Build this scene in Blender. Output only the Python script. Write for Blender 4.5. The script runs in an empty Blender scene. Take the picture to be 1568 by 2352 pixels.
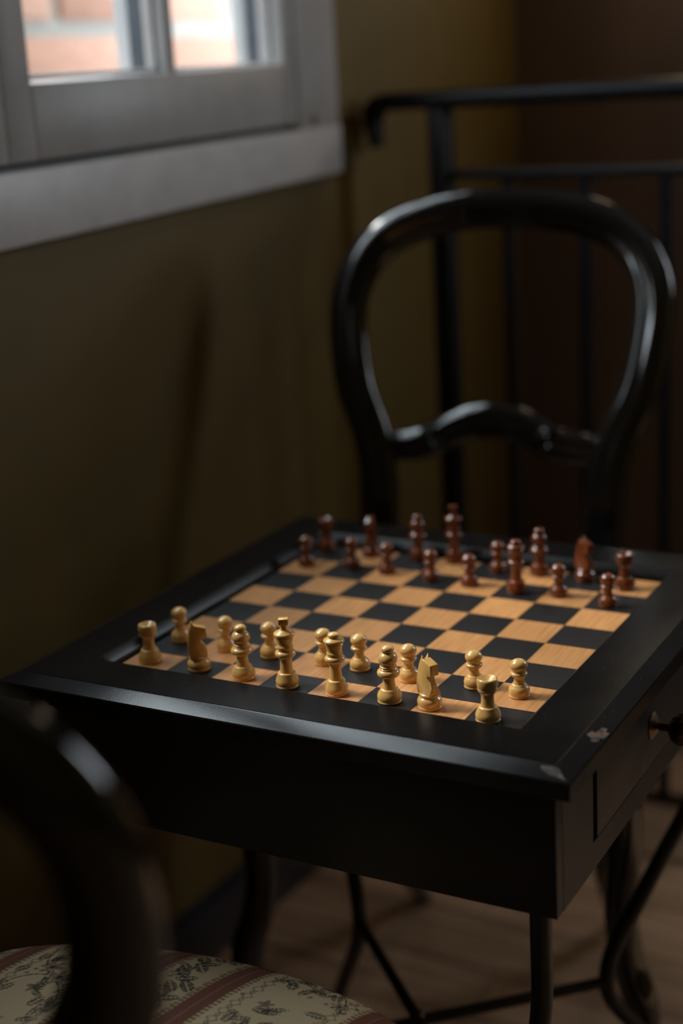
import bpy, bmesh, math, random
import numpy as np
from mathutils import Matrix, Vector

# ------------------------------------------------------------------ scale
# The scene is laid out in chess squares (one square = 45 mm), centre of the board at the origin, floor 14.4 squares below.
S = 0.045
FZ = -14.4
def P(x, y, z):
    return Vector((x * S, y * S, (z - FZ) * S))
scene = bpy.context.scene
random.seed(4)
rng = np.random.default_rng(4)

# ------------------------------------------------------------------ camera
cam_d = bpy.data.cameras.new('camera')
cam = bpy.data.objects.new('camera', cam_d)
scene.collection.objects.link(cam)
R0 = Vector((0.87735913, 0.47665134, -0.05517657))
R1 = Vector((0.08599525, -0.26932517, -0.95920215))
R2 = Vector((-0.47206543, 0.83681985, -0.27728464))
m = Matrix((R0, -R1, -R2)).transposed().to_4x4()
m.translation = P(12.62544262, -24.4978616, 10.2850493)
cam.matrix_world = m
cam_d.sensor_fit = 'VERTICAL'
cam_d.sensor_height = 36.0
cam_d.lens = 36.0 * 3441.36 / 2352.0
cam_d.clip_start = 0.02
cam_d.dof.use_dof = True
cam_d.dof.focus_distance = 25.5 * S
cam_d.dof.aperture_fstop = 2.3
cam_d.dof.aperture_blades = 0
scene.camera = cam

# ------------------------------------------------------------------ world, sun, lamps, exposure
world = bpy.data.worlds.new('overcast_sky')
scene.world = world
world.use_nodes = True
bg = world.node_tree.nodes['Background']
bg.inputs[0].default_value = (0.84, 0.92, 1.0, 1)
bg.inputs[1].default_value = 9.0

def area(name, loc, target, sx, sy, power, color, portal=False, spread=180):
    d = bpy.data.lights.new(name, 'AREA')
    d.shape = 'RECTANGLE'
    d.size = sx * S
    d.size_y = sy * S
    d.energy = power
    d.color = color
    d.spread = math.radians(spread)
    if portal:
        d.cycles.is_portal = True
    o = bpy.data.objects.new(name, d)
    scene.collection.objects.link(o)
    o.location = P(*loc)
    o.rotation_euler = (P(*target) - P(*loc)).to_track_quat('-Z', 'Y').to_euler()
    return o

sun_d = bpy.data.lights.new('sun', 'SUN')
sun_d.energy = 3.8
sun_d.angle = math.radians(14)
sun_d.color = (1.0, 0.95, 0.88)
sun = bpy.data.objects.new('sun', sun_d)
scene.collection.objects.link(sun)
sun.rotation_euler = Vector((0.67, 0.14, -0.73)).to_track_quat('-Z', 'Y').to_euler()

area('sky_portal', (-12.2, 2.6, 20.5), (0, 2.6, 20.5), 25, 25, 1.0, (1, 1, 1), portal=True)
area('assumed_lamp', (-2.15, 29.2, 16.4), (-6.0, 14.0, 8.0), 2.6, 2.6, 0.52, (1.0, 0.78, 0.52))  # assumed warm lamp, unseen; inferred from the railing's shadow on the wall
area('assumed_window_light', (22.0, 30.3, 17.0), (22.0, 0.0, 17.0), 12.0, 14.0, 10.5, (0.84, 0.92, 1.0))  # assumed daylight source, unseen; inferred from highlights and shadows

scene.view_settings.view_transform = 'Standard'
scene.view_settings.look = 'None'
scene.view_settings.gamma = 1.0
scene.view_settings.use_curve_mapping = False
scene.view_settings.exposure = 0.0
scene.cycles.use_denoising = True
scene.cycles.max_bounces = 8
scene.cycles.sample_clamp_indirect = 6.0

# ------------------------------------------------------------------ materials
def new_mat(name):
    mt = bpy.data.materials.new(name)
    mt.use_nodes = True
    nt = mt.node_tree
    return mt, nt, nt.nodes['Principled BSDF']

def noise(nt, scale, detail=4, rough=0.5, stretch=None, coords='Object'):
    tc = nt.nodes.new('ShaderNodeTexCoord')
    n = nt.nodes.new('ShaderNodeTexNoise')
    n.inputs['Scale'].default_value = scale
    n.inputs['Detail'].default_value = detail
    n.inputs['Roughness'].default_value = rough
    if stretch:
        mp = nt.nodes.new('ShaderNodeMapping')
        mp.inputs['Scale'].default_value = stretch
        nt.links.new(tc.outputs[coords], mp.inputs['Vector'])
        nt.links.new(mp.outputs['Vector'], n.inputs['Vector'])
    else:
        nt.links.new(tc.outputs[coords], n.inputs['Vector'])
    return n

def ramp(nt, src, stops):
    r = nt.nodes.new('ShaderNodeValToRGB')
    e = r.color_ramp.elements
    while len(e) < len(stops):
        e.new(0.5)
    for el, (p, c) in zip(e, stops):
        el.position = p
        el.color = (*c, 1)
    nt.links.new(src, r.inputs['Fac'])
    return r

def bump(nt, b, src, strength, dist=0.002):
    n = nt.nodes.new('ShaderNodeBump')
    n.inputs['Strength'].default_value = strength
    n.inputs['Distance'].default_value = dist
    nt.links.new(src, n.inputs['Height'])
    nt.links.new(n.outputs['Normal'], b.inputs['Normal'])

def simple(name, c1, c2, rough=0.5, scale=30, stretch=None, coat=0.0, metallic=0.0, bump_s=0.0, spec=0.5, rough2=None, coat_rough=0.1, lo=0.35, hi=0.65, random_tone=0.0):
    mt, nt, b = new_mat(name)
    n = noise(nt, scale, stretch=stretch)
    r = ramp(nt, n.outputs['Fac'], [(lo, c1), (hi, c2)])
    out = r.outputs['Color']
    if random_tone:
        oi = nt.nodes.new('ShaderNodeObjectInfo')
        mr = nt.nodes.new('ShaderNodeMapRange')
        mr.inputs['To Min'].default_value = 1 - random_tone
        mr.inputs['To Max'].default_value = 1 + random_tone
        nt.links.new(oi.outputs['Random'], mr.inputs['Value'])
        mx = nt.nodes.new('ShaderNodeVectorMath')
        mx.operation = 'SCALE'
        nt.links.new(out, mx.inputs[0])
        nt.links.new(mr.outputs['Result'], mx.inputs['Scale'])
        out = mx.outputs['Vector']
    nt.links.new(out, b.inputs['Base Color'])
    b.inputs['Roughness'].default_value = rough
    if rough2 is not None:
        mr = nt.nodes.new('ShaderNodeMapRange')
        mr.inputs['To Min'].default_value = rough
        mr.inputs['To Max'].default_value = rough2
        nt.links.new(n.outputs['Fac'], mr.inputs['Value'])
        nt.links.new(mr.outputs['Result'], b.inputs['Roughness'])
    b.inputs['Metallic'].default_value = metallic
    b.inputs['Coat Weight'].default_value = coat
    b.inputs['Coat Roughness'].default_value = coat_rough
    b.inputs['Specular IOR Level'].default_value = spec
    if bump_s:
        bump(nt, b, n.outputs['Fac'], bump_s)
    return mt

def table_black(name, rough, spec=0.5, tone=0.012, bs=0.16):
    mt, nt, b = new_mat(name)
    n1 = noise(nt, 9, 5, 0.6)
    n2 = noise(nt, 900, 2, 0.5)
    base = ramp(nt, n1.outputs['Fac'], [(0.3, (tone * 0.7, tone * 0.66, tone * 0.7)), (0.7, (tone * 1.15, tone * 1.05, tone * 1.05))])
    dust = ramp(nt, n2.outputs['Fac'], [(0.70, (0, 0, 0)), (0.78, (1, 1, 1))])
    mx = nt.nodes.new('ShaderNodeMix')
    mx.data_type = 'RGBA'
    mx.inputs['B'].default_value = (0.09, 0.085, 0.08, 1)
    nt.links.new(dust.outputs['Color'], mx.inputs['Factor'])
    nt.links.new(base.outputs['Color'], mx.inputs['A'])
    nt.links.new(mx.outputs['Result'], b.inputs['Base Color'])
    mr = nt.nodes.new('ShaderNodeMapRange')
    mr.inputs['To Min'].default_value = rough - 0.08
    mr.inputs['To Max'].default_value = rough + 0.10
    nt.links.new(n1.outputs['Fac'], mr.inputs['Value'])
    nt.links.new(mr.outputs['Result'], b.inputs['Roughness'])
    n3 = noise(nt, 800, 3, 0.7)
    bump(nt, b, n3.outputs['Fac'], bs, 0.0006)
    b.inputs['Specular IOR Level'].default_value = spec
    return mt

M = {}
M['olive'] = simple('olive_paint', (0.128, 0.083, 0.015), (0.142, 0.093, 0.018), 0.62, 14, bump_s=0.05)
M['brown_wall'] = simple('dark_brown_panelling', (0.16, 0.108, 0.082), (0.22, 0.15, 0.115), 0.6, 6, stretch=(1, 1, 0.1))
M['ceiling'] = simple('ceiling_paint', (0.35, 0.33, 0.28), (0.38, 0.36, 0.31), 0.9, 8)
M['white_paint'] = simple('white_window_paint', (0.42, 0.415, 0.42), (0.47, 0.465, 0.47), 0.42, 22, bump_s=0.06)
M['lit_white'] = simple('lit_white_paint', (0.62, 0.62, 0.645), (0.70, 0.70, 0.725), 0.40, 22, bump_s=0.06)  # window white lightened to paint in the extra light on the bottom casing
M['rust'] = simple('rusty_screw', (0.10, 0.05, 0.025), (0.22, 0.13, 0.07), 0.8, 200)
M['seal'] = simple('dark_window_seal', (0.02, 0.03, 0.045), (0.035, 0.045, 0.06), 0.5, 30)
M['brick'] = simple('pale_red_brick', (0.34, 0.175, 0.125), (0.42, 0.235, 0.175), 0.85, 60, bump_s=0.5, random_tone=0.12)
M['mortar'] = simple('pale_mortar', (0.28, 0.275, 0.265), (0.33, 0.325, 0.315), 0.9, 70, bump_s=0.4)
M['floor'] = simple('oak_floorboard', (0.38, 0.225, 0.135), (0.68, 0.43, 0.27), 0.38, 10, stretch=(0.35, 6, 6), bump_s=0.05, random_tone=0.22)
M['floor_gap'] = simple('dark_subfloor', (0.02, 0.012, 0.008), (0.03, 0.018, 0.01), 0.9, 8)
M['dark_skirting'] = simple('dark_skirting_paint', (0.020, 0.022, 0.030), (0.028, 0.030, 0.040), 0.28, 20)
M['lacquer'] = simple('black_lacquer', (0.0035, 0.0032, 0.0035), (0.007, 0.0055, 0.005), 0.38, 8, coat=1.0, coat_rough=0.05, spec=0.0)
M['lacquer'].node_tree.nodes['Principled BSDF'].inputs['Coat IOR'].default_value = 1.75
M['iron'] = simple('black_painted_iron', (0.006, 0.0055, 0.0055), (0.012, 0.010, 0.009), 0.38, 40, bump_s=0.08)
M['rail_iron'] = simple('black_painted_rail', (0.005, 0.005, 0.008), (0.009, 0.009, 0.012), 0.42, 20, spec=0.3)
M['table_top'] = table_black('worn_black_table_top', 0.22, 0.10, 0.007)
M['table_body'] = simple('black_stained_wood', (0.0075, 0.006, 0.0058), (0.014, 0.0105, 0.0098), 0.48, 9, stretch=(1, 1, 8), bump_s=0.05)
M['chip'] = simple('worn_bare_wood', (0.014, 0.010, 0.009), (0.12, 0.065, 0.038), 0.7, 170, lo=0.42, hi=0.60)
M['dark_square'] = table_black('black_inlay', 0.45, 0.30)
M['edge'] = table_black('rubbed_black_edge', 0.15, 0.34, bs=0.07)
M['lip'] = table_black('rubbed_inner_moulding', 0.24, 0.16)
M['light_square'] = None
M['boxwood'] = simple('boxwood', (0.68, 0.37, 0.105), (0.84, 0.50, 0.165), 0.30, 40, stretch=(3, 3, 0.5), coat=0.8, coat_rough=0.05)
M['rosewood'] = simple('red_stained_wood', (0.095, 0.020, 0.006), (0.24, 0.058, 0.014), 0.25, 40, stretch=(3, 3, 0.5), coat=0.7, coat_rough=0.10)
M['bronze'] = simple('dark_bronze', (0.07, 0.045, 0.025), (0.26, 0.17, 0.09), 0.36, 60, metallic=1.0)

def light_square():
    mt, nt, b = new_mat('pale_wood_inlay')
    tc = nt.nodes.new('ShaderNodeTexCoord')
    oi = nt.nodes.new('ShaderNodeObjectInfo')
    add = nt.nodes.new('ShaderNodeVectorMath')
    add.operation = 'ADD'
    cr = nt.nodes.new('ShaderNodeCombineXYZ')
    sc = nt.nodes.new('ShaderNodeMath')
    sc.operation = 'MULTIPLY'
    sc.inputs[1].default_value = 7.0
    nt.links.new(oi.outputs['Random'], sc.inputs[0])
    nt.links.new(sc.outputs[0], cr.inputs[0])
    nt.links.new(sc.outputs[0], cr.inputs[2])
    nt.links.new(tc.outputs['Object'], add.inputs[0])
    nt.links.new(cr.outputs[0], add.inputs[1])
    mp = nt.nodes.new('ShaderNodeMapping')
    mp.inputs['Scale'].default_value = (420, 22, 100)
    nt.links.new(add.outputs['Vector'], mp.inputs['Vector'])
    n = nt.nodes.new('ShaderNodeTexNoise')
    n.inputs['Scale'].default_value = 1.0
    n.inputs['Detail'].default_value = 5
    nt.links.new(mp.outputs['Vector'], n.inputs['Vector'])
    r = ramp(nt, n.outputs['Fac'], [(0.30, (0.44, 0.190, 0.062)), (0.5, (0.56, 0.255, 0.088)), (0.7, (0.64, 0.31, 0.115))])
    mr = nt.nodes.new('ShaderNodeMapRange')
    mr.inputs['To Min'].default_value = 0.88
    mr.inputs['To Max'].default_value = 1.08
    nt.links.new(oi.outputs['Random'], mr.inputs['Value'])
    mx = nt.nodes.new('ShaderNodeVectorMath')
    mx.operation = 'SCALE'
    nt.links.new(r.outputs['Color'], mx.inputs[0])
    nt.links.new(mr.outputs['Result'], mx.inputs['Scale'])
    nt.links.new(mx.outputs['Vector'], b.inputs['Base Color'])
    b.inputs['Roughness'].default_value = 0.42
    return mt
M['light_square'] = light_square()

def glass():
    mt, nt, b = new_mat('window_glass')
    nt.nodes.remove(b)
    out = nt.nodes['Material Output']
    t = nt.nodes.new('ShaderNodeBsdfTransparent')
    t.inputs[0].default_value = (0.95, 0.97, 0.96, 1)
    g = nt.nodes.new('ShaderNodeBsdfGlossy')
    g.inputs['Roughness'].default_value = 0.02
    lw = nt.nodes.new('ShaderNodeLayerWeight')
    lw.inputs['Blend'].default_value = 0.5
    pw = nt.nodes.new('ShaderNodeMath')
    pw.operation = 'POWER'
    pw.inputs[1].default_value = 5.0
    nt.links.new(lw.outputs['Facing'], pw.inputs[0])
    f = nt.nodes.new('ShaderNodeMapRange')
    f.inputs['To Min'].default_value = 0.025
    f.inputs['To Max'].default_value = 0.6
    nt.links.new(pw.outputs[0], f.inputs['Value'])
    mx = nt.nodes.new('ShaderNodeMixShader')
    nt.links.new(f.outputs[0], mx.inputs[0])
    nt.links.new(t.outputs[0], mx.inputs[1])
    nt.links.new(g.outputs[0], mx.inputs[2])
    nt.links.new(mx.outputs[0], out.inputs['Surface'])
    return mt
M['glass'] = glass()

def fabric():
    mt, nt, b = new_mat('striped_floral_fabric')
    at = nt.nodes.new('ShaderNodeAttribute')
    at.attribute_name = 'print'
    nt.links.new(at.outputs['Color'], b.inputs['Base Color'])
    b.inputs['Roughness'].default_value = 0.75
    b.inputs['Specular IOR Level'].default_value = 0.25
    n = noise(nt, 900, 2)
    bump(nt, b, n.outputs['Fac'], 0.25, 0.0006)
    return mt
M['fabric'] = fabric()

# ------------------------------------------------------------------ mesh helpers (coordinates in squares, local to the thing)
class MB:
    def __init__(s):
        s.v, s.f = [], []
    def add(s, vs, fs):
        o = len(s.v)
        s.v += [tuple(map(float, v)) for v in vs]
        s.f += [tuple(i + o for i in f) for f in fs]
        return s
    def hexa(s, p):          # eight corners: bottom 0-3, top 4-7
        return s.add(p, [(3, 2, 1, 0), (4, 5, 6, 7), (0, 1, 5, 4), (1, 2, 6, 5), (2, 3, 7, 6), (3, 0, 4, 7)])
    def box(s, x0, x1, y0, y1, z0, z1):
        return s.hexa([(x0, y0, z0), (x1, y0, z0), (x1, y1, z0), (x0, y1, z0), (x0, y0, z1), (x1, y0, z1), (x1, y1, z1), (x0, y1, z1)])
    def lathe(s, prof, n=40, c=(0, 0), axis='z'):
        vs, fs = [], []
        k = len(prof)
        for r, z in prof:
            for i in range(n):
                a = 2 * math.pi * i / n
                if axis == 'z':
                    vs.append((c[0] + r * math.cos(a), c[1] + r * math.sin(a), z))
                else:
                    vs.append((z, c[0] + r * math.cos(a), c[1] + r * math.sin(a)))
        for j in range(k - 1):
            for i in range(n):
                fs.append((j * n + i, j * n + (i + 1) % n, (j + 1) * n + (i + 1) % n, (j + 1) * n + i))
        fs.append(tuple(range(n - 1, -1, -1)))
        fs.append(tuple((k - 1) * n + i for i in range(n)))
        return s.add(vs, fs)
    def sweep(s, path, section, closed=False, ref=(0, 1, 0), scale=None):
        """section: list of (a, b); b along ref (made square to the path), a along tangent x ref."""
        path = [Vector(p) for p in path]
        ref = Vector(ref)
        n, k = len(path), len(section)
        vs, fs = [], []
        for i, p in enumerate(path):
            if closed:
                t = path[(i + 1) % n] - path[i - 1]
            else:
                t = path[min(i + 1, n - 1)] - path[max(i - 1, 0)]
            t.normalize()
            b = (ref - t * ref.dot(t)).normalized()
            a = t.cross(b)
            sc = scale[i] if scale else 1.0
            for (u, w) in section:
                vs.append(p + a * u * sc + b * w * sc)
        for i in range(n if closed else n - 1):
            j = (i + 1) % n
            for q in range(k):
                r = (q + 1) % k
                fs.append((i * k + q, i * k + r, j * k + r, j * k + q))
        if not closed:
            fs.append(tuple(range(k - 1, -1, -1)))
            fs.append(tuple((n - 1) * k + q for q in range(k)))
        return s.add(vs, fs)
    def build(s, name, mat, parent=None, loc=None, bevel=0.0, seg=2, angle=35, rz=0.0):
        me = bpy.data.meshes.new(name)
        me.from_pydata([(v[0] * S, v[1] * S, v[2] * S) for v in s.v], [], s.f)
        bm = bmesh.new()
        bm.from_mesh(me)
        bmesh.ops.recalc_face_normals(bm, faces=bm.faces)
        if bevel:
            ed = [e for e in bm.edges if len(e.link_faces) == 2 and e.calc_face_angle(0) > math.radians(30)]
            bmesh.ops.bevel(bm, geom=ed, offset=bevel * S, segments=seg, profile=0.5, affect='EDGES', clamp_overlap=True)
        bm.to_mesh(me)
        bm.free()
        me.shade_smooth()
        me.set_sharp_from_angle(angle=math.radians(angle))
        me.materials.append(mat)
        o = bpy.data.objects.new(name, me)
        scene.collection.objects.link(o)
        if parent:
            o.parent = parent
        if loc is not None:
            o.location = loc
        o.rotation_euler.z = rz
        return o

def circle(r, n=16, sx=1.0, sy=1.0):
    return [(r * sx * math.cos(2 * math.pi * i / n), r * sy * math.sin(2 * math.pi * i / n)) for i in range(n)]

def spline(pts, sub=8, closed=False):
    """Catmull-Rom through points of any dimension."""
    A = [np.array(p, float) for p in pts]
    n = len(A)
    out = []
    for i in range(n if closed else n - 1):
        if closed:
            p0, p1, p2, p3 = A[i - 1], A[i], A[(i + 1) % n], A[(i + 2) % n]
        else:
            p0, p1, p2, p3 = A[max(i - 1, 0)], A[i], A[i + 1], A[min(i + 2, n - 1)]
        for k in range(sub):
            t = k / sub
            out.append(tuple(0.5 * ((2 * p1) + (p2 - p0) * t + (2 * p0 - 5 * p1 + 4 * p2 - p3) * t * t + (3 * p1 - p0 - 3 * p2 + p3) * t ** 3)))
    if not closed:
        out.append(tuple(A[-1]))
    return out

def tag(o, label=None, cat=None, group=None, kind=None):
    if label: o['label'] = label
    if cat: o['category'] = cat
    if group: o['group'] = group
    if kind: o['kind'] = kind
    return o

def empty(name, loc, rz=0.0):
    o = bpy.data.objects.new(name, None)
    o.empty_display_size = 0.05
    scene.collection.objects.link(o)
    o.location = loc
    o.rotation_euler.z = rz
    return o

def copy_tree(o, parent=None):
    c = o.copy()
    scene.collection.objects.link(c)
    c.parent = parent
    for ch in list(o.children):
        copy_tree(ch, c)
    return c

# ------------------------------------------------------------------ the room
TW = math.tan(math.radians(2))
def xw(y):                       # the window wall runs 2 degrees off the table's side
    return -10.5 + (y - 9) * TW
def wall_pt(y, z, d):            # d: out of the wall, into the room
    return (xw(y) + d, y, z)
def slab(mb, y0, y1, z0, z1, d0, d1, s0=0.021, s1=None):
    """A board on the window wall; its lower and upper edges follow the old house's sag (slopes s0, s1)."""
    if s1 is None: s1 = s0
    zz = lambda z, y, s: z + s * (y - 9)
    p = [wall_pt(y0, zz(z0, y0, s0), d0), wall_pt(y0, zz(z0, y0, s0), d1), wall_pt(y1, zz(z0, y1, s0), d1), wall_pt(y1, zz(z0, y1, s0), d0),
         wall_pt(y0, zz(z1, y0, s1), d0), wall_pt(y0, zz(z1, y0, s1), d1), wall_pt(y1, zz(z1, y1, s1), d1), wall_pt(y1, zz(z1, y1, s1), d0)]
    return mb.hexa(p)

O = P(0, 0, 0)
YB, YF, XR, ZC = 30.5, -42.0, 38.0, 41.0
WY0, WY1, WZ0, WZ1 = -9.4, 14.6, 8.6, 33.0     # opening of the window
wl = MB()
T = 1.15
slab(wl, YF, WY0, FZ, ZC, -T, 0, 0)
slab(wl, WY1, YB + 1, FZ, ZC, -T, 0, 0)
slab(wl, WY0, WY1, FZ, WZ0, -T, 0, 0)
slab(wl, WY0, WY1, WZ1, ZC, -T, 0, 0)
tag(wl.build('wall_left', M['olive'], loc=O), kind='structure')
tag(MB().box(-12, XR + 1, YB, YB + 1, FZ, ZC).build('wall_back', M['brown_wall'], loc=O), kind='structure')
tag(MB().box(XR, XR + 1, YF, YB, FZ, ZC).build('wall_right', M['olive'], loc=O), kind='structure')
tag(MB().box(-13.6, XR + 1, YF - 1, YF, FZ, ZC).build('wall_front', M['olive'], loc=O), kind='structure')
tag(MB().box(-13.6, XR + 1, YF - 1, YB + 1, ZC, ZC + 1).build('ceiling', M['ceiling'], loc=O), kind='structure')
floor = tag(MB().box(-15, XR + 1, YF - 1, YB + 1, FZ - 1, FZ - 0.06).build('floor', M['floor_gap'], loc=O), kind='structure')
# floorboards, each its own board, running away from the window
row = 0
y = -24.0
boards = {}
while y < YB:
    w = 2.6
    x = -9.9 - (row * 7.3) % 13
    while x < 20:
        x1 = x + 17
        a, b_ = max(x, xw(y) + 0.02), min(x1, 22)
        if b_ - a > 1:
            MB().box(a + 0.02, b_ - 0.02, y + 0.02, y + w - 0.02, FZ - 0.3, FZ).build('floorboard', M['floor'], parent=floor, bevel=0.03, seg=1)
        x = x1
    y += w
    row += 1
MB().box(22, XR, YF, YB, FZ - 0.3, FZ).build('floor_panel', M['floor'], parent=floor)
MB().box(-11.5, 22, YF, -24.0, FZ - 0.3, FZ).build('floor_panel', M['floor'], parent=floor)
# skirting board
sk = MB()
slab(sk, YF, YB, FZ, -12.55, 0, 0.28, 0)
slab(sk, YF, YB, -12.55, -12.3, 0, 0.16, 0)
tag(sk.build('baseboard_left', M['dark_skirting'], loc=O, bevel=0.05), kind='structure')

# window: casing, two casements with three rows of two panes, storm bars outside
win = tag(empty('window_1', O), kind='structure')
cs = MB()
slab(cs, 14.15, 16.45, 7.45, WZ1 + 2.2, 0.002, 0.50, 0.021, 0)
cs.build('casing', M['white_paint'], win, bevel=0.08)
cs = MB()
slab(cs, -11.6, -9.1, 7.4, WZ1 + 2.2, 0.002, 0.50, 0.03, 0)
cs.build('casing', M['white_paint'], win, bevel=0.08)
cs = MB()
slab(cs, -11.6, 16.46, WZ1 + 0.2, WZ1 + 2.6, 0.002, 0.52, 0)
cs.build('head_casing', M['white_paint'], win, bevel=0.08)
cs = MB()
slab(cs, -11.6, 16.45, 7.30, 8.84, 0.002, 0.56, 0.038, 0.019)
cs.build('bottom_casing', M['lit_white'], win, bevel=0.09)
jm = MB()
slab(jm, WY0, 14.5, 8.3, 8.86, -1.1, 0.05, 0.02)
jm.build('sill', M['white_paint'], win)
jm = MB()
slab(jm, 14.2, WY1 + 0.1, 8.3, WZ1, -1.1, 0.05, 0.0)
jm.build('jamb', M['white_paint'], win)
jm = MB()
slab(jm, WY0 - 0.1, WY0 + 0.3, 8.3, WZ1, -1.1, 0.05, 0.0)
jm.build('jamb', M['white_paint'], win)
gp = MB()
slab(gp, WY0, 14.2, 8.5, 9.1, -0.5, -0.05)
gp.build('sill_light_stop', M['seal'], win)  # dark strip added to block light leaking under the sash
sc_ = MB().lathe([(0.13, 0.0), (0.13, 0.03), (0.06, 0.05)], 12, axis='x')
sc_.build('rusty_screw', M['rust'], win, loc=Vector((S * (xw(14.95) + 0.5), S * 14.95, S * (9.18))))
tops = [10.70, 18.0, 25.3, 32.6]
def casement(y0, y1, mull):
    """Stiles, rails and bars of one casement; panes between y0 and y1 split at mull."""
    st0, st1 = y0 - 0.95, y1 + 0.59
    sash = empty('casement', Vector((0, 0, 0)))
    sash.parent = win
    a = MB(); slab(a, st0, y0, 9.0, 32.9, -0.35, 0.46); a.build('stile', M['white_paint'], sash, bevel=0.05)
    a = MB(); slab(a, y1, st1, 9.0, 32.9, -0.35, 0.46); a.build('stile', M['white_paint'], sash, bevel=0.05)
    a = MB(); slab(a, y0, y1, 9.0, 10.70, -0.35, 0.46); a.build('rail', M['white_paint'], sash, bevel=0.05)
    a = MB(); slab(a, y0, y1, 32.3, 32.9, -0.35, 0.46); a.build('rail', M['white_paint'], sash, bevel=0.05)
    a = MB(); slab(a, mull - 0.2, mull + 0.2, 10.7, 32.3, -0.30, 0.38); a.build('glazing_bar', M['white_paint'], sash, bevel=0.08)
    for z in tops[1:3]:
        a = MB(); slab(a, y0, y1, z - 0.2, z + 0.2, -0.30, 0.38); a.build('glazing_bar', M['white_paint'], sash, bevel=0.08)
    # the beads round the panes
    for z0, z1 in zip(tops[:3], tops[1:]):
        for (p0, p1) in ((y0, mull - 0.2), (mull + 0.2, y1)):
            zb = z0 if z0 == tops[0] else z0 + 0.2
            zt = z1 - 0.2 if z1 != tops[3] else 32.3
            g = MB(); slab(g, p0, p1, zb, zt, -0.26, -0.22); g.build('pane', M['glass'], sash)
            bd = MB()
            slab(bd, p0, p1, zb, zb + 0.12, -0.22, 0.10, 0.007)
            slab(bd, p0, p0 + 0.09, zb + 0.12, zt, -0.22, 0.10, 0.007)
            slab(bd, p1 - 0.09, p1, zb + 0.12, zt, -0.22, 0.10, 0.007)
            bd.build('pane_bead', M['white_paint'], sash, bevel=0.03)
    # seal strip and outer storm bars seen through the panes
    for yb, w in ((mull, 0.2), (y1 + 0.28, 0.3)):
        a = MB(); slab(a, yb - w, yb + w, 10.7, 32.3, -0.72, -0.31); a.build('seal_strip', M['seal'], sash)
        a = MB(); slab(a, yb - w, yb + w, 10.4, 32.3, -1.15, -0.73); a.build('storm_bar', M['white_paint'], sash, bevel=0.03)
    a = MB(); slab(a, y0 - 0.5, y1 + 0.5, 9.6, 10.72, -1.15, -0.40); a.build('storm_rail', M['white_paint'], sash, bevel=0.03)
casement(3.0, 13.55, 8.42)
casement(-8.3, 1.45, -3.4)

# frame added around the assumed window light on the back wall, out of view
w2 = tag(empty('added_window_frame', O), kind='structure')
for nm, q in (('stile', (15.0, 16.0, 9.0, 25.0)), ('stile', (28.0, 29.0, 9.0, 25.0)), ('rail', (16.0, 28.0, 9.0, 10.0)), ('rail', (16.0, 28.0, 24.0, 25.0))):
    MB().box(q[0], q[1], 29.9, 30.49, q[2], q[3]).build(nm, M['white_paint'], w2, bevel=0.06)

# the brick wall of the next house, half a metre outside
bx = -25.0
bw = tag(MB().box(bx - 3, bx, -45, 62, FZ - 30, 23.6).build('wall_outside', M['mortar'], loc=O), kind='structure')
CH, CL = 2.7, 12.0
k = 0
for r in range(-1, 6):
    z0 = 10.0 + (r - 1) * CH
    off = (r % 2) * CL * 0.5
    for c in range(-5, 8):
        y0 = c * CL + off - 1.6
        j = rng.uniform(-0.06, 0.06, 4)
        MB().box(bx - 1.0, bx + 0.13 + j[0], y0 + 0.30 + j[1], y0 + CL - 0.30 + j[2], z0 + 0.32 + j[3], z0 + CH - 0.32).build('brick', M['brick'], bw, bevel=0.12, seg=2)
tag(MB().box(-25, -13.7, -45, 62, FZ - 2, FZ - 1).build('ground_outside', M['mortar'], loc=O), kind='structure')

# ------------------------------------------------------------------ stair railing
YR = 18.57
rail = tag(empty('stair_railing', P(0, YR, FZ)), 'black metal stair railing behind the balloon back chair by the olive wall', 'railing')
def RZ(z): return z - FZ
h = [(-9.62, 0, RZ(8.15)), (-9.66, 0, RZ(8.6)), (-9.7, 0, RZ(9.0)), (-9.6, 0, RZ(9.35)), (-9.3, 0, RZ(9.5)), (-8.6, 0, RZ(9.52))]
hp = spline(h, 6)
sec = [(0.28 * math.copysign(abs(math.cos(t)) ** 0.6, math.cos(t)), 0.45 * math.copysign(abs(math.sin(t)) ** 0.6, math.sin(t))) for t in [2 * math.pi * i / 20 for i in range(20)]]
scl = [0.62 + 0.38 * min(1, i / 18) for i in range(len(hp))]
hp += [(-4, 0, RZ(9.53)), (6, 0, RZ(9.53)), (16, 0, RZ(9.53))]
scl += [1, 1, 1]
MB().sweep(hp, sec, ref=(0, 1, 0), scale=scl).build('handrail', M['rail_iron'], rail)
MB().box(-7.72, -7.08, -0.32, 0.32, 0, RZ(9.3)).build('post', M['rail_iron'], rail, bevel=0.06)
MB().box(-7.1, 16, -0.16, 0.16, RZ(7.12), RZ(7.42)).build('mid_rail', M['rail_iron'], rail, bevel=0.05)
MB().box(-7.1, 16, -0.16, 0.16, 1.6, 1.9).build('bottom_rail', M['rail_iron'], rail, bevel=0.05)
for i in range(8):
    x = -5.24 + 2.45 * i
    MB().lathe([(0.19, 1.75), (0.19, RZ(7.2))], 14, c=(x, 0)).build('baluster', M['rail_iron'], rail)
MB().box(15.7, 16.3, -0.32, 0.32, 0, RZ(9.3)).build('post', M['rail_iron'], rail, bevel=0.06)

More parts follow.
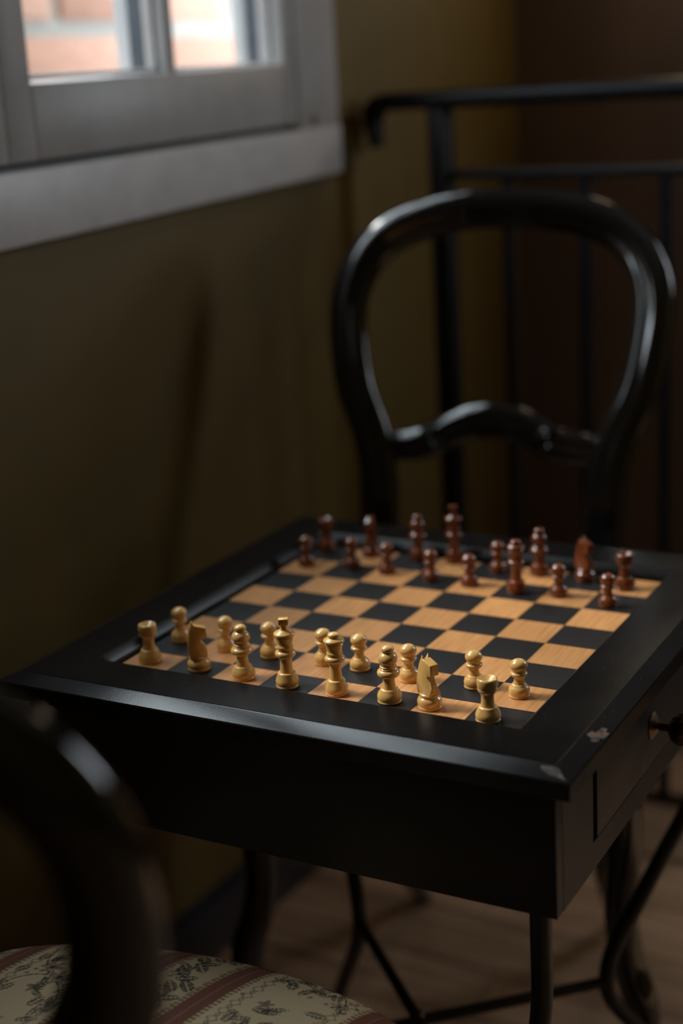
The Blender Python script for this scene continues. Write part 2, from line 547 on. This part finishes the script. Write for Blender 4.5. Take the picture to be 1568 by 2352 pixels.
# ------------------------------------------------------------------ chess table
table = tag(empty('chess_table', P(0, 0, FZ)), 'black game table with inlaid chessboard top, set between two balloon back chairs', 'table')
def tz(z): return z - FZ
rail_prof = [(4.205, -0.10), (4.205, 0.249), (4.215, 0.25), (5.165, 0.25), (5.165, -0.17), (4.205, -0.17)]
lip_prof = [(4.06, -0.10), (4.06, 0.05), (4.066, 0.085), (4.115, 0.165), (4.185, 0.240), (4.204, 0.248), (4.204, -0.10)]
edge_prof = [(5.165, -0.168), (5.165, 0.243), (5.19, 0.238), (5.485, 0.128), (5.50, 0.10), (5.50, -0.17)]
for k, prof, pname, pmat in [(k, *q) for k in range(4) for q in ((rail_prof, 'frame_rail', 'table_top'), (lip_prof, 'inner_moulding', 'lip'), (edge_prof, 'edge_moulding', 'edge'))]:
    vs, fs = [], []
    for sgn in (-1, 1):
        for d, z in prof:
            x, y_ = sgn * d, -d
            a = k * math.pi / 2
            vs.append((x * math.cos(a) - y_ * math.sin(a), x * math.sin(a) + y_ * math.cos(a), tz(z)))
    n = len(prof)
    for i in range(n):
        fs.append((i, (i + 1) % n, n + (i + 1) % n, n + i))
    fs += [tuple(range(n)), tuple(range(2 * n - 1, n - 1, -1))]
    MB().add(vs, fs).build(pname, M[pmat], table, angle=12)
# chipped corner and worn patches on the moulded edge
def patch(pts, z_off, name):
    mb = MB()
    n = len(pts)
    mb.add([p for p in pts] + [(p[0], p[1], p[2] - 0.02) for p in pts], [tuple(range(n)), tuple(range(2 * n - 1, n - 1, -1))] + [(i, n + i, n + (i + 1) % n, (i + 1) % n) for i in range(n)])
    return mb.build(name, M['chip'], table)
def bevel_z(d): return tz(0.238 + (d - 5.19) * (0.128 - 0.238) / (5.485 - 5.19))
c1 = [(4.95, -5.26), (5.1, -5.235), (5.24, -5.25), (5.3, -5.33), (5.42, -5.45), (5.3, -5.42), (5.12, -5.40), (5.0, -5.33)]
patch([(x, yy, bevel_z(-yy) + 0.008) for x, yy in c1], 0, 'worn_patch')
c2 = [(5.22, -3.98), (5.25, -3.80), (5.30, -3.84), (5.33, -3.58), (5.40, -3.52), (5.42, -3.66), (5.47, -3.62), (5.46, -3.86), (5.41, -3.90), (5.43, -4.02), (5.34, -4.12), (5.30, -4.02)]
patch([(x, yy, bevel_z(x) + 0.008) for x, yy in c2], 0, 'worn_patch')
# board
MB().box(-4.2, 4.2, -4.2, 4.2, tz(-0.165), tz(-0.04)).build('board_base', M['table_body'], table)
for i in range(8):
    for j in range(8):
        mt = M['light_square'] if (i + j) % 2 == 0 else M['dark_square']
        MB().box(-0.497, 0.497, -0.497, 0.497, -0.045, 0.0).build('board_square', mt, table, loc=Vector((S * (i - 3.5), S * (j - 3.5), S * tz(0))))
# body
AP = 5.12
AB = -2.45
MB().box(-AP, AP, -AP, -AP + 0.3, tz(AB), tz(-0.17)).build('front_panel', M['table_body'], table, bevel=0.02)
MB().box(-AP, AP, AP - 0.3, AP, tz(AB), tz(-0.17)).build('back_panel', M['table_body'], table, bevel=0.02)
MB().box(-AP, -AP + 0.3, -AP + 0.3, AP - 0.3, tz(AB), tz(-0.17)).build('side_panel', M['table_body'], table, bevel=0.02)
sp = MB()
sp.box(AP - 0.3, AP, -AP + 0.3, -3.44, tz(AB), tz(-0.17))
sp.box(AP - 0.3, AP, 3.44, AP - 0.3, tz(AB), tz(-0.17))
sp.box(AP - 0.3, AP, -3.44, 3.44, tz(AB), tz(-1.96))
sp.build('side_panel', M['table_body'], table)
MB().box(-AP + 0.3, AP - 0.3, -AP + 0.3, AP - 0.3, tz(AB) + 0.05, tz(AB) + 0.15).build('bottom_board', M['table_body'], table)
dr = empty('drawer', Vector((0, 0, 0)))
dr.parent = table
MB().box(AP - 0.4, AP + 0.015, -3.27, 3.40, tz(-1.935), tz(-0.19)).build('drawer_front', M['table_body'], dr, bevel=0.025)
kb = MB()
kz = tz(-1.18)
kb.lathe([(0.05, AP - 0.02), (0.24, AP + 0.0), (0.26, AP + 0.03), (0.17, AP + 0.09), (0.08, AP + 0.14), (0.075, AP + 0.34), (0.1, AP + 0.36)], 28, c=(-0.3, kz), axis='x')
kb.build('knob_stem', M['bronze'], dr)
NL, NR = 64, 18
vs, fs = [], []
for j in range(NR + 1):
    t = math.pi * j / NR
    for i in range(NL):
        a = 2 * math.pi * i / NL + 0.5 * math.cos(t)
        r = 0.30 * math.sin(t) * (1 - 0.10 * abs(math.sin(a * 7)) ** 0.7)
        vs.append((AP + 0.56 - 0.25 * math.cos(t), -0.3 + r * math.cos(a), kz + r * math.sin(a)))
for j in range(NR):
    for i in range(NL):
        fs.append((j * NL + i, j * NL + (i + 1) % NL, (j + 1) * NL + (i + 1) % NL, (j + 1) * NL + i))
MB().add(vs, fs).build('knob', M['bronze'], dr, angle=180)
# bent iron legs on the diagonals
legp = [(4.66, -2.40), (4.66, -3.3), (4.65, -4.2), (4.50, -5.1), (4.05, -6.2), (3.60, -7.3), (3.22, -8.2), (3.08, -8.9), (3.14, -9.5), (3.50, -10.25), (4.15, -11.4), (4.75, -12.5), (5.10, -13.4), (5.22, -14.18)]
for sx in (-1, 1):
    for sy in (-1, 1):
        pth = spline([(sx * r, sy * r, tz(z)) for r, z in legp], 6)
        lg = MB().sweep(pth, circle(0.18), ref=(sx, -sy, 0)).build('leg', M['iron'], table)
        MB().lathe([(0.22, 0.0), (0.26, 0.08), (0.22, 0.24)], 16, c=(sx * 5.22, sy * 5.22)).build('foot', M['iron'], lg)
for sx in (-1, 1):
    MB().sweep([(-3.12, -3.12 * sx, tz(-9.08)), (0, 0, tz(-9.0 + 0.03 * sx)), (3.12, 3.12 * sx, tz(-9.08))], circle(0.125), ref=(0, 0, 1)).build('stretcher', M['iron'], table)
MB().lathe([(0.10, tz(-9.1)), (0.10, tz(-8.84)), (0.06, tz(-8.80)), (0.05, tz(-8.72))], 14).build('bolt', M['bronze'], table)

# ------------------------------------------------------------------ chairs
loop = [(2.93, -1.3), (3.0, 0.1), (3.24, 1.1), (3.72, 2.35), (3.96, 3.9), (3.85, 5.0), (3.37, 5.87), (2.55, 6.43), (1.3, 6.77), (0, 6.84)]
cross = [(2.75, 0.66), (2.4, 0.72), (1.7, 0.83), (1.1, 1.15), (0.55, 1.36), (0, 1.42)]

def moulded(ra, rb, n=36, side=-1):
    """A turned-looking section with a groove on the face that looks over the seat."""
    out = []
    for i in range(n):
        t = 2 * math.pi * i / n
        a, b = (math.cos(t), math.sin(t))
        g = 0.20 * math.exp(-((t - 1.42 * math.pi) / 0.16) ** 2)
        out.append((ra * a * (1 - g), rb * b * (1 - g)))
    return out

# the printed cloth: colour laid onto the vertices of the cushion
def print_cloth(X, Y):
    """X across the seat, Y from front to back (squares) -> colours."""
    n = X.size
    base = np.array([0.68, 0.515, 0.32])
    col = np.tile(base, (n, 1))
    def put(mask, c, k=1.0):
        col[mask] = col[mask] * (1 - k) + np.array(c) * k
    maroon, dark, plum, tan, green = (0.190, 0.058, 0.042), (0.045, 0.038, 0.036), (0.13, 0.068, 0.075), (0.26, 0.165, 0.085), (0.065, 0.070, 0.050)
    stripes = []
    for q in range(-3, 4):
        stripes += [(0.52 + 3.95 * q, 'R'), (0.52 + 3.95 * q + 1.5, 'L')]
    def leaf(cx, cy, ang, L, W, c, k=0.9):
        ca, sa = math.cos(ang), math.sin(ang)
        sel = np.nonzero((abs(X - cx) < L) & (abs(Y - cy) < L))[0]
        u = (X[sel] - cx) * ca + (Y[sel] - cy) * sa
        v = -(X[sel] - cx) * sa + (Y[sel] - cy) * ca
        w = W * np.clip(1 - (u / (L * .5)) ** 2, 0, 1)
        mk = (np.abs(v) < w) & (np.abs(u) < L * .5)
        vein = (np.abs(v) < W * 0.13) | (np.abs(np.mod(u * 14 + np.abs(v) * 8, 1) - 0.5) < 0.10)
        s1 = sel[mk & ~vein]
        col[s1] = col[s1] * (1 - k) + np.array(c) * k
    def flower(cx, cy, r, c, c2, pet=6, ph=0.0):
        sel = np.nonzero((abs(X - cx) < r) & (abs(Y - cy) < r))[0]
        dx, dy = X[sel] - cx, Y[sel] - cy
        d = np.hypot(dx, dy); a = np.arctan2(dy, dx) + ph
        rad = r * (0.72 + 0.28 * np.cos(pet * a))
        ins = d < rad
        ring = ins & ((np.abs(d - rad * .55) < r * .07) | (np.abs(np.sin(pet * a / 2)) < 0.16) & (d > r * .3))
        s1 = sel[ins]; col[s1] = col[s1] * .15 + np.array(c) * .85
        s2 = sel[ring]; col[s2] = np.array(base) * .7
        s3 = sel[d < r * .22]; col[s3] = np.array(c2)
    def stem_line(p0, p1, bow, c, w=0.016):
        p0, p1 = np.array(p0), np.array(p1)
        mid = (p0 + p1) / 2 + bow * np.array([-(p1 - p0)[1], (p1 - p0)[0]])
        for t in np.linspace(0, 1, 40):
            q = (1 - t) ** 2 * p0 + 2 * t * (1 - t) * mid + t * t * p1
            mk = (X - q[0]) ** 2 + (Y - q[1]) ** 2 < w * w
            col[mk] = np.array(c)
    r2 = np.random.default_rng(7)
    # soft woven variation
    col *= (0.96 + 0.08 * r2.random(n))[:, None]
    for q in range(-2, 3):
        # wide panel between the stripe 'L' of the period before and stripe 'R'
        c0 = 0.52 + 3.95 * q - 1.225
        if abs(c0) > 6: continue
        for t in range(-4, 5):
            yc = t * 2.3 + 0.35 * q
            fl = 1 if (t + q) % 2 else -1
            stem_line((c0 - 0.75 * fl, yc - 0.9), (c0 + 0.1 * fl, yc + 0.1), 0.25 * fl, dark)
            stem_line((c0 + 0.1 * fl, yc + 0.1), (c0 + 0.72 * fl, yc + 0.95), -0.3 * fl, dark)
            stem_line((c0 + 0.0, yc), (c0 - 0.65 * fl, yc + 0.55), 0.3 * fl, dark)
            flower(c0 + 0.16 * fl, yc + 0.02, 0.27, plum, dark, 7, 0.3)
            flower(c0 - 0.24 * fl, yc - 0.22, 0.25, plum, dark, 6, 0.9)
            flower(c0 - 0.02, yc + 0.44, 0.19, plum, tan, 5)
            flower(c0 - 0.68 * fl, yc + 0.58, 0.15, plum, dark, 5)
            flower(c0 + 0.60 * fl, yc + 0.72, 0.17, plum, dark, 6)
            flower(c0 + 0.30 * fl, yc - 0.80, 0.16, plum, tan, 5)
            for _ in range(26):
                u, v = r2.normal(0, 0.42), r2.normal(0, 0.55)
                if abs(u) > 0.92: continue
                leaf(c0 + u, yc + v, r2.uniform(0, math.pi), r2.uniform(0.28, 0.5), r2.uniform(0.06, 0.11), dark if r2.random() < .55 else green)
            for _ in range(10):
                u, v = r2.uniform(-.85, .85), r2.uniform(-1, 1)
                flower(c0 + u, yc + v, 0.06, plum, plum, 5)
        put(np.abs(X - (0.52 + 3.95 * q + 0.75)) < 0.75, (0.40, 0.29, 0.16), 0.55)
        # narrow panel: a dark garland between two rows of rosettes
        g0 = 0.52 + 3.95 * q + 0.75
        ys = np.linspace(-6, 6, 500)
        for yy in ys[::2]:
            mk = (X - g0 - 0.16 * math.sin(yy * 3.0)) ** 2 + (Y - yy) ** 2 < 0.018 ** 2
            col[mk] = np.array(dark)
        for t in np.arange(-6, 6, 0.35):
            xx = g0 + 0.16 * math.sin(t * 3.0)
            sd = 1 if int(round(t / 0.35)) % 2 else -1
            leaf(xx + 0.13 * sd, t + 0.04, sd * 0.7 + 1.57 - 1.57 * (sd < 0), 0.56, 0.12, dark, 0.95)
            leaf(xx - 0.10 * sd, t + 0.17, -sd * 0.9 + 1.57, 0.46, 0.10, dark, 0.95)
            if int(round(t / 0.35)) % 3 == 0:
                flower(xx + 0.12 * sd, t + 0.1, 0.21, (0.075, 0.05, 0.05), dark, 6)
        for side in (-1, 1):
            xr = g0 + side * 0.46
            for t in np.arange(-6, 6, 0.21):
                flower(xr, t, 0.075, (0.25, 0.20, 0.14), tan, 6)
    for x0, sd in stripes:
        if abs(x0) > 6: continue
        inn = np.abs(X - x0) < 0.21
        put(inn, maroon, 0.95)
        put(np.abs(X - x0) < 0.016, (0.27, 0.15, 0.11), 1)
        edge = (np.abs(X - x0) >= 0.21) & (np.abs(X - x0) < 0.31) & (np.mod(Y, 0.105) < 0.05)
        put(edge, (0.20, 0.115, 0.06), 0.9)
        put((np.abs(X - x0) >= 0.21) & (np.abs(X - x0) < 0.30), tan, 0.22)
        ws = -1 if sd == 'R' else 1
        for o1, ph in ((0.47, 0), (0.53, 0.5)):
            tri = np.abs(np.mod(Y / 0.30 + ph, 1) - 0.5) * 2
            xx = x0 + ws * (o1 + 0.075 * (tri - .5) * 2)
            put(np.abs(X - xx) < 0.021, (0.20, 0.15, 0.10), 0.75)
    return col

def make_seat(parent, W, D, ztop, hi=True):
    """Domed cushion; W, D half sizes."""
    n = 420 if hi else 60
    g = np.linspace(-1, 1, n)
    a, b = np.meshgrid(g, g)
    kx = 0.36
    taper = 1.0 - 0.10 * (b + 1) / 2
    X = W * a * np.sqrt(1 - kx * b * b) * taper
    Y = D * b * np.sqrt(1 - kx * a * a)
    dome = ((1 - np.abs(a) ** 5) * (1 - np.abs(b) ** 5)) ** 0.45
    crown = (1 - a * a) * (1 - b * b)
    Z = ztop - 0.85 + 0.50 * dome + 0.38 * crown
    verts = np.stack([X, Y, Z], -1).reshape(-1, 3)
    idx = np.arange(n * n).reshape(n, n)
    faces = np.stack([idx[:-1, :-1], idx[:-1, 1:], idx[1:, 1:], idx[1:, :-1]], -1).reshape(-1, 4)
    ring = np.concatenate([idx[0, :-1], idx[:-1, -1], idx[-1, :0:-1], idx[:0:-1, 0]])
    low = verts[ring].copy()
    low[:, 2] = ztop - 1.45
    m0 = len(verts)
    verts = np.vstack([verts, low])
    L = len(ring)
    fl = faces.tolist()
    for i in range(L):
        fl.append([int(ring[(i + 1) % L]), int(ring[i]), m0 + i, m0 + (i + 1) % L])
    fl.append([m0 + i for i in range(L)][::-1])
    me = bpy.data.meshes.new('seat_cushion')
    me.from_pydata((verts * S).tolist(), [], fl)
    me.shade_smooth()
    if hi:
        c = print_cloth((verts[:, 0] + 0.7) * 0.979 - verts[:, 1] * 0.2035, (verts[:, 0] + 0.7) * 0.2035 + verts[:, 1] * 0.979)
    else:
        c = np.tile(np.array([0.40, 0.32, 0.21]), (len(verts), 1))
        s_ = np.abs(np.mod(verts[:, 0] + 0.5, 2.0) - 1.0) < 0.2
        c[s_] = (0.15, 0.055, 0.048)
    at = me.attributes.new('print', 'FLOAT_COLOR', 'POINT')
    at.data.foreach_set('color', np.hstack([c, np.ones((len(c), 1))]).astype(np.float32).ravel())
    me.materials.append(M['fabric'])
    o = bpy.data.objects.new('seat_cushion', me)
    scene.collection.objects.link(o)
    o.parent = parent
    # the show-wood rail under the cushion
    sec = []
    rr = [(X[0, i], Y[0, i]) for i in range(0, n - 1, max(1, n // 30))] + [(X[i, -1], Y[i, -1]) for i in range(0, n - 1, max(1, n // 30))] + \
         [(X[-1, i], Y[-1, i]) for i in range(n - 1, 0, -max(1, n // 30))] + [(X[i, 0], Y[i, 0]) for i in range(n - 1, 0, -max(1, n // 30))]
    pth = [(x * 0.97, y_ * 0.97, ztop - 1.75) for x, y_ in rr]
    MB().sweep(pth, [(-0.28, -0.32), (0.28, -0.32), (0.28, 0.32), (-0.28, 0.32)], closed=True, ref=(0, 0, 1)).build('seat_rail', M['lacquer'], parent, bevel=0)
    return o

def make_chair(name, loc, rz, label, back_y, front_y, ztop, wscale, lean, hi, fw, drop, us, splay, shift):
    t = tag(empty(name, loc, rz), label, 'chair', 'balloon back chairs at the chess table')
    tl = math.tan(math.radians(lean))
    def bk(u, w):
        w2 = 1.0 + (w - 1.0) * wscale if w > 1.0 else w
        return (u * us, back_y + (w2 - 1.0) * tl + (0.022 * (w2 - 1.0) ** 2 if w2 > 1 else 0), tz(w2))
    left = [bk(-u, w) for u, w in loop]
    right = [bk(u, w) for u, w in loop[:-1]][::-1]
    foot = lambda s_: [(s_ * 2.95, back_y + (ztop - 1.6 - 1.0) * tl, tz(ztop - 1.6))]
    pth = spline(foot(-1) + left + right + foot(1), 8)
    MB().sweep(pth, moulded(0.54, 0.34), ref=(0, 1, 0)).build('back_frame', M['lacquer'], t, angle=60)
    cr = [bk(-u, w - drop) for u, w in cross] + [bk(u, w - drop) for u, w in cross[:-1]][::-1]
    cp = spline(cr, 8)
    sc = [(0.78 + 0.22 * min(1, 6 * min(i, len(cp) - 1 - i) / len(cp))) * (1.0 + 0.12 * math.exp(-((i / len(cp) - .5) / .12) ** 2)) for i in range(len(cp))]
    cro = MB().sweep(cp, moulded(0.46, 0.28), ref=(0, 1, 0), scale=sc).build('back_rail', M['lacquer'], t, angle=60)
    # carved scrolls on the back rail
    for s_ in (-1, 1):
        p = bk(s_ * 1.5, 1.02 - drop)
        scr = []
        for q in range(26):
            th = q / 25 * 3.4 * math.pi
            rad = 0.30 * (1 - q / 30)
            scr.append((p[0] + s_ * rad * math.cos(th), p[1] - 0.30, p[2] + rad * math.sin(th)))
        MB().sweep(scr, circle(0.075, 10), ref=(0, 1, 0)).build('scroll', M['lacquer'], cro)
    # legs: front legs are cabriole, rear legs sweep backwards
    fz = ztop - 1.5
    for s_ in (-1, 1):
        pts = [(s_ * (fw), front_y, tz(fz)), (s_ * (fw + 0.05), front_y - 0.05, tz(fz - 1.4)), (s_ * (fw - 0.02), front_y - 0.02, tz(fz - 2.8)), (s_ * (fw + 0.15), front_y - 0.05, tz(fz - 4.0)),
               (s_ * (fw + 0.45), front_y - 0.15, tz(fz - 5.0)), (s_ * (fw + 0.45), front_y - 0.15, tz(fz - 6.2)), (s_ * (fw + 0.1), front_y - 0.05, tz(fz - 7.6)), (s_ * (fw + 0.2), front_y - 0.12, FZ * 0 + 0.12)]
        rad = [1.15, 1.05, 0.98, 1.0, 1.05, 0.95, 0.62, 0.72]
        pp = spline([(*p_, r_) for p_, r_ in zip(pts, rad)], 6)
        MB().sweep([q[:3] for q in pp], circle(0.40, 18), ref=(0, 1, 0), scale=[q[3] for q in pp]).build('leg', M['lacquer'], t)
        yb = back_y + (ztop - 1.6 - 1.0) * tl
        pts = [(s_ * 2.95, yb, tz(ztop - 1.5)), (s_ * 2.95, yb + 0.05, tz(ztop - 4.5)), (s_ * 3.0, yb + 0.7 * splay, tz(ztop - 7.5)), (s_ * 3.05, yb + 2.0 * splay, 0.12)]
        pp = spline(pts, 8)
        MB().sweep(pp, circle(0.36, 16), ref=(0, 1, 0), scale=[1.1 - 0.4 * i / len(pp) for i in range(len(pp))]).build('leg', M['lacquer'], t)
    so = empty('seat', Vector((0, 0, 0)))
    so.parent = t
    cush = make_seat(so, 5.0, (back_y - front_y + 0.9) / 2 - 0.05, tz(ztop), hi)
    for ch in so.children:
        ch.location = Vector((S * shift, S * ((back_y + front_y) / 2 - 0.75), 0))
    return t

a10 = math.radians(10)
far_c = (-1.52 - math.sin(a10) * 3.7, 4.0 + math.cos(a10) * 3.7)
make_chair('balloon_back_chair', P(far_c[0], far_c[1], FZ), a10, 'black balloon back chair behind the far edge of the chess table', 3.45, -3.7, -4.1, 0.985, 13, False, 4.45, 0, 1.035, 1.8, 0.0)
a6 = math.radians(186)
bd = (-math.sin(a6), math.cos(a6))
near_c = (-0.4 + bd[0] * 4.6, -5.75 + bd[1] * 4.6)
make_chair('balloon_back_chair', P(near_c[0], near_c[1], FZ), a6, 'black balloon back chair with striped floral seat, blurred in the near left corner', 4.6, -3.9, -3.87, 0.77, 9, True, 3.9, 1.9, 1.0, 1.0, 0.7)

# ------------------------------------------------------------------ chess pieces
def sph(z0, rx, rz, a0, a1, n=9):
    """Arc of an ellipse about height z0; angles from the bottom."""
    return [(rx * math.sin(t), z0 - rz * math.cos(t)) for t in [math.radians(a0 + (a1 - a0) * i / (n - 1)) for i in range(n)]]
def rim(r, z, h, n=5, inset=0.0):
    return [(r - h * .5 + h * .5 * math.sin(t) - inset, z - h * .5 * math.cos(t)) for t in [math.pi * i / (n - 1) for i in range(n)]]

def foot_prof(r, z_ledge, r_ledge, r_step):
    return [(r * .93, 0), (r * .985, 8), (r, 18), (r * .99, 27), (r * .955, 33), (r * .975, 42), (r, 62), (r * 1.0, 82), (r * .965, 102), (r * .885, 130), (r_ledge * 1.03, z_ledge - 15), (r_ledge, z_ledge - 3), (r_ledge * .97, z_ledge), (r_step, z_ledge + 3)]

PROF = {}
PROF['king'] = (foot_prof(140, 186, 110, 79) + [(76, 240), (72, 310), (73, 372), (80, 382)] + rim(128, 428, 82, 7) + [(97, 480), (93, 490), (100, 500), (102, 515), (99, 527), (92, 535), (90, 552), (97, 590), (114, 640)] + rim(130, 675, 56, 6) + [(100, 706), (64, 722), (47, 730), (44, 800)], .206 / 140)
PROF['queen'] = (foot_prof(140, 186, 107, 78) + [(75, 260), (70, 340), (72, 400), (80, 412)] + rim(125, 455, 78, 7) + [(97, 503), (93, 512), (98, 520), (98, 532), (90, 540), (88, 556), (96, 595), (112, 645)] + rim(129, 682, 52, 6) + [(100, 712), (58, 726)] + [(62, 730), (72, 742), (74, 754), (66, 770), (45, 780), (10, 784)], .2025 / 140)
PROF['bishop'] = (foot_prof(150, 170, 110, 82) + [(78, 210), (71, 270), (72, 318), (82, 326)] + rim(140, 375, 96, 7) + [(108, 432), (98, 442), (103, 450), (103, 460), (94, 466)] + sph(553, 117, 96, 52, 150, 12) + [(60, 638), (72, 644), (79, 660), (78, 680), (66, 700), (40, 713), (8, 718)], .214 / 150)
PROF['rook'] = (foot_prof(155, 183, 116, 86) + [(82, 230), (78, 290), (83, 345), (100, 368), (119, 392), (124, 405), (119, 417), (118, 423), (124, 432), (128, 470), (126, 520), (119, 540), (108, 545), (98, 540), (60, 505), (10, 480)], .213 / 155)
PROF['pawn'] = (foot_prof(132, 160, 90, 71) + [(66, 190), (61, 225), (68, 258)] + rim(107, 292, 54, 6) + [(88, 320), (84, 326)] + sph(398, 108, 82, 50, 176, 14), .187 / 132)

def knight_mesh():
    u = .213 / 150
    mb = MB()
    mb.lathe([(r * u, z * u) for r, z in [(140, 0), (148, 8), (150, 18), (149, 34), (143, 41), (147, 52), (152, 78), (150, 104), (136, 132), (112, 148), (112, 154), (121, 166), (121, 184), (108, 196)]], 40)
    # neck and head, as a thick outline whose flanks draw in towards the top
    pr = [(-108, 180, 96), (-121, 260, 98), (-124, 350, 92), (-118, 440, 78), (-104, 530, 66), (-84, 600, 56), (-45, 622, 52), (2, 604, 58), (118, 572, 60), (126, 440, 60), (42, 418, 56), (44, 392, 52), (86, 345, 34), (116, 285, 40), (122, 230, 72), (108, 180, 90)]
    n = len(pr)
    vs = [(f * u, -w * u, z * u) for f, z, w in pr] + [(f * u, w * u, z * u) for f, z, w in pr]
    fs = [tuple(range(n)), tuple(range(2 * n - 1, n - 1, -1))] + [(i, n + i, n + (i + 1) % n, (i + 1) % n) for i in range(n)]
    mb.add(vs, fs)
    for s_ in (-1, 1):
        b = [(-92, s_ * 12), (-20, s_ * 8), (-14, s_ * 58), (-84, s_ * 58)]
        zb = [585, 590, 585, 575]
        tip = (-62, s_ * 44, 668)
        mb.add([(p[0] * u, p[1] * u, z * u) for p, z in zip(b, zb)] + [tuple(c * u for c in tip)], [(0, 1, 2, 3), (0, 1, 4), (1, 2, 4), (2, 3, 4), (3, 0, 4)])
    return mb

protos = {}
def piece(kind, wood, x, y_, rz, label, group):
    key = (kind, wood)
    name = kind + '_chess_piece' if kind != 'pawn' else 'pawn_chess_piece'
    mat = M['boxwood'] if wood == 'pale' else M['rosewood']
    if key in protos:
        o = copy_tree(protos[key])
    else:
        if kind == 'knight':
            o = knight_mesh().build(name, mat, bevel=0.008, seg=2, angle=40)
        else:
            pf, u = PROF[kind]
            o = MB().lathe([(r * u, z * u) for r, z in pf], 44).build(name, mat, angle=50)
            if kind == 'king':
                f = MB()
                f.hexa([(-58 * u, -48 * u, 792 * u), (58 * u, -48 * u, 792 * u), (58 * u, 48 * u, 792 * u), (-58 * u, 48 * u, 792 * u), (-62 * u, -50 * u, 872 * u), (62 * u, -50 * u, 872 * u), (62 * u, 50 * u, 872 * u), (-62 * u, 50 * u, 872 * u)])
                f.build('finial', mat, o, bevel=0.016, seg=3)
        protos[key] = o
    o.location = P(x, y_, 0.0005)
    o.rotation_euler.z = math.radians(rz)
    tag(o, label, 'chess piece', group)
    return o

GP, GR = 'pale wooden chess pieces on the near side', 'dark red chess pieces on the far side'
W = 'pale boxwood '
for kind, x, y_, rz, lab in [
    ('rook', -3.55, -3.43, 0, W + 'rook on the near left corner square of the board'),
    ('knight', -2.45, -3.42, 38, W + 'knight beside the left rook, seen from its side, facing right'),
    ('bishop', -1.45, -3.48, 0, W + 'bishop between the left knight and the king'),
    ('king', -0.5, -3.53, 28, W + 'king, the tallest pale piece, with square finial'),
    ('queen', 0.48, -3.5, 0, W + 'queen with small round button on its crown'),
    ('bishop', 1.5, -3.47, 0, W + 'bishop between the queen and the right knight'),
    ('knight', 2.25, -3.45, -30, W + 'knight by the right rook, block muzzle turned to the camera'),
    ('rook', 3.37, -3.57, 0, W + 'rook on the near right corner square, touching the frame edge in view'),
    ('pawn', -3.62, -2.30, 0, W + 'pawn behind the left rook, next to the left board edge'),
    ('pawn', -2.5, -2.42, 0, W + 'pawn just right of the left knight, on a pale square'),
    ('pawn', -1.54, -2.40, 0, W + 'pawn on a dark square between bishop and king'),
    ('pawn', -0.41, -2.35, 0, W + 'pawn half hidden behind the queen'),
    ('pawn', 0.34, -2.36, 0, W + 'pawn on a dark square just right of the queen'),
    ('pawn', 1.4, -2.50, 0, W + 'pawn between the right bishop and right knight'),
    ('pawn', 2.6, -2.37, 0, W + 'pawn behind the right rook, partly hidden by it'),
    ('pawn', 3.47, -2.46, 0, W + 'pawn nearest the right board edge, on a pale square')]:
    piece(kind, 'pale', x, y_, rz, lab, GP)
D = 'dark red wooden '
for kind, x, y_, rz, lab in [
    ('rook', -3.72, 3.72, 0, D + 'rook on the far left corner square, in shade'),
    ('knight', -2.56, 3.68, -70, D + 'knight beside the far left rook, blurred'),
    ('bishop', -1.45, 3.80, 0, D + 'bishop between the left knight and the king'),
    ('king', -0.60, 3.86, 28, D + 'king, the tallest of the far pieces'),
    ('bishop', 1.45, 3.68, 0, D + 'bishop behind the advanced queen, left of the right knight'),
    ('knight', 2.48, 3.62, -30, D + 'knight with bright orange flank, beside the far right rook'),
    ('rook', 3.40, 3.40, 0, D + 'rook on the far right corner square of the board'),
    ('queen', 1.43, 2.44, 0, D + 'queen advanced into the pawn row'),
    ('pawn', -3.62, 2.60, 0, D + 'pawn at the left board edge, leftmost of its row'),
    ('pawn', -2.58, 2.80, 0, D + 'pawn in front of the far left knight'),
    ('pawn', -1.67, 2.70, 0, D + 'pawn on a pale square, third from the left edge'),
    ('pawn', -0.56, 2.57, 0, D + 'pawn on the dark square in front of the king'),
    ('pawn', 0.33, 2.55, 0, D + 'pawn on a pale square just right of the king'),
    ('pawn', 0.55, 3.56, 0, D + 'pawn standing back beside the king where the queen starts'),
    ('pawn', 2.30, 2.55, 0, D + 'pawn on a pale square in front of the right knight'),
    ('pawn', 3.42, 2.30, 0, D + 'pawn nearest the right board edge, overlapping the far right rook')]:
    piece(kind, 'red', x, y_, rz, lab, GR)
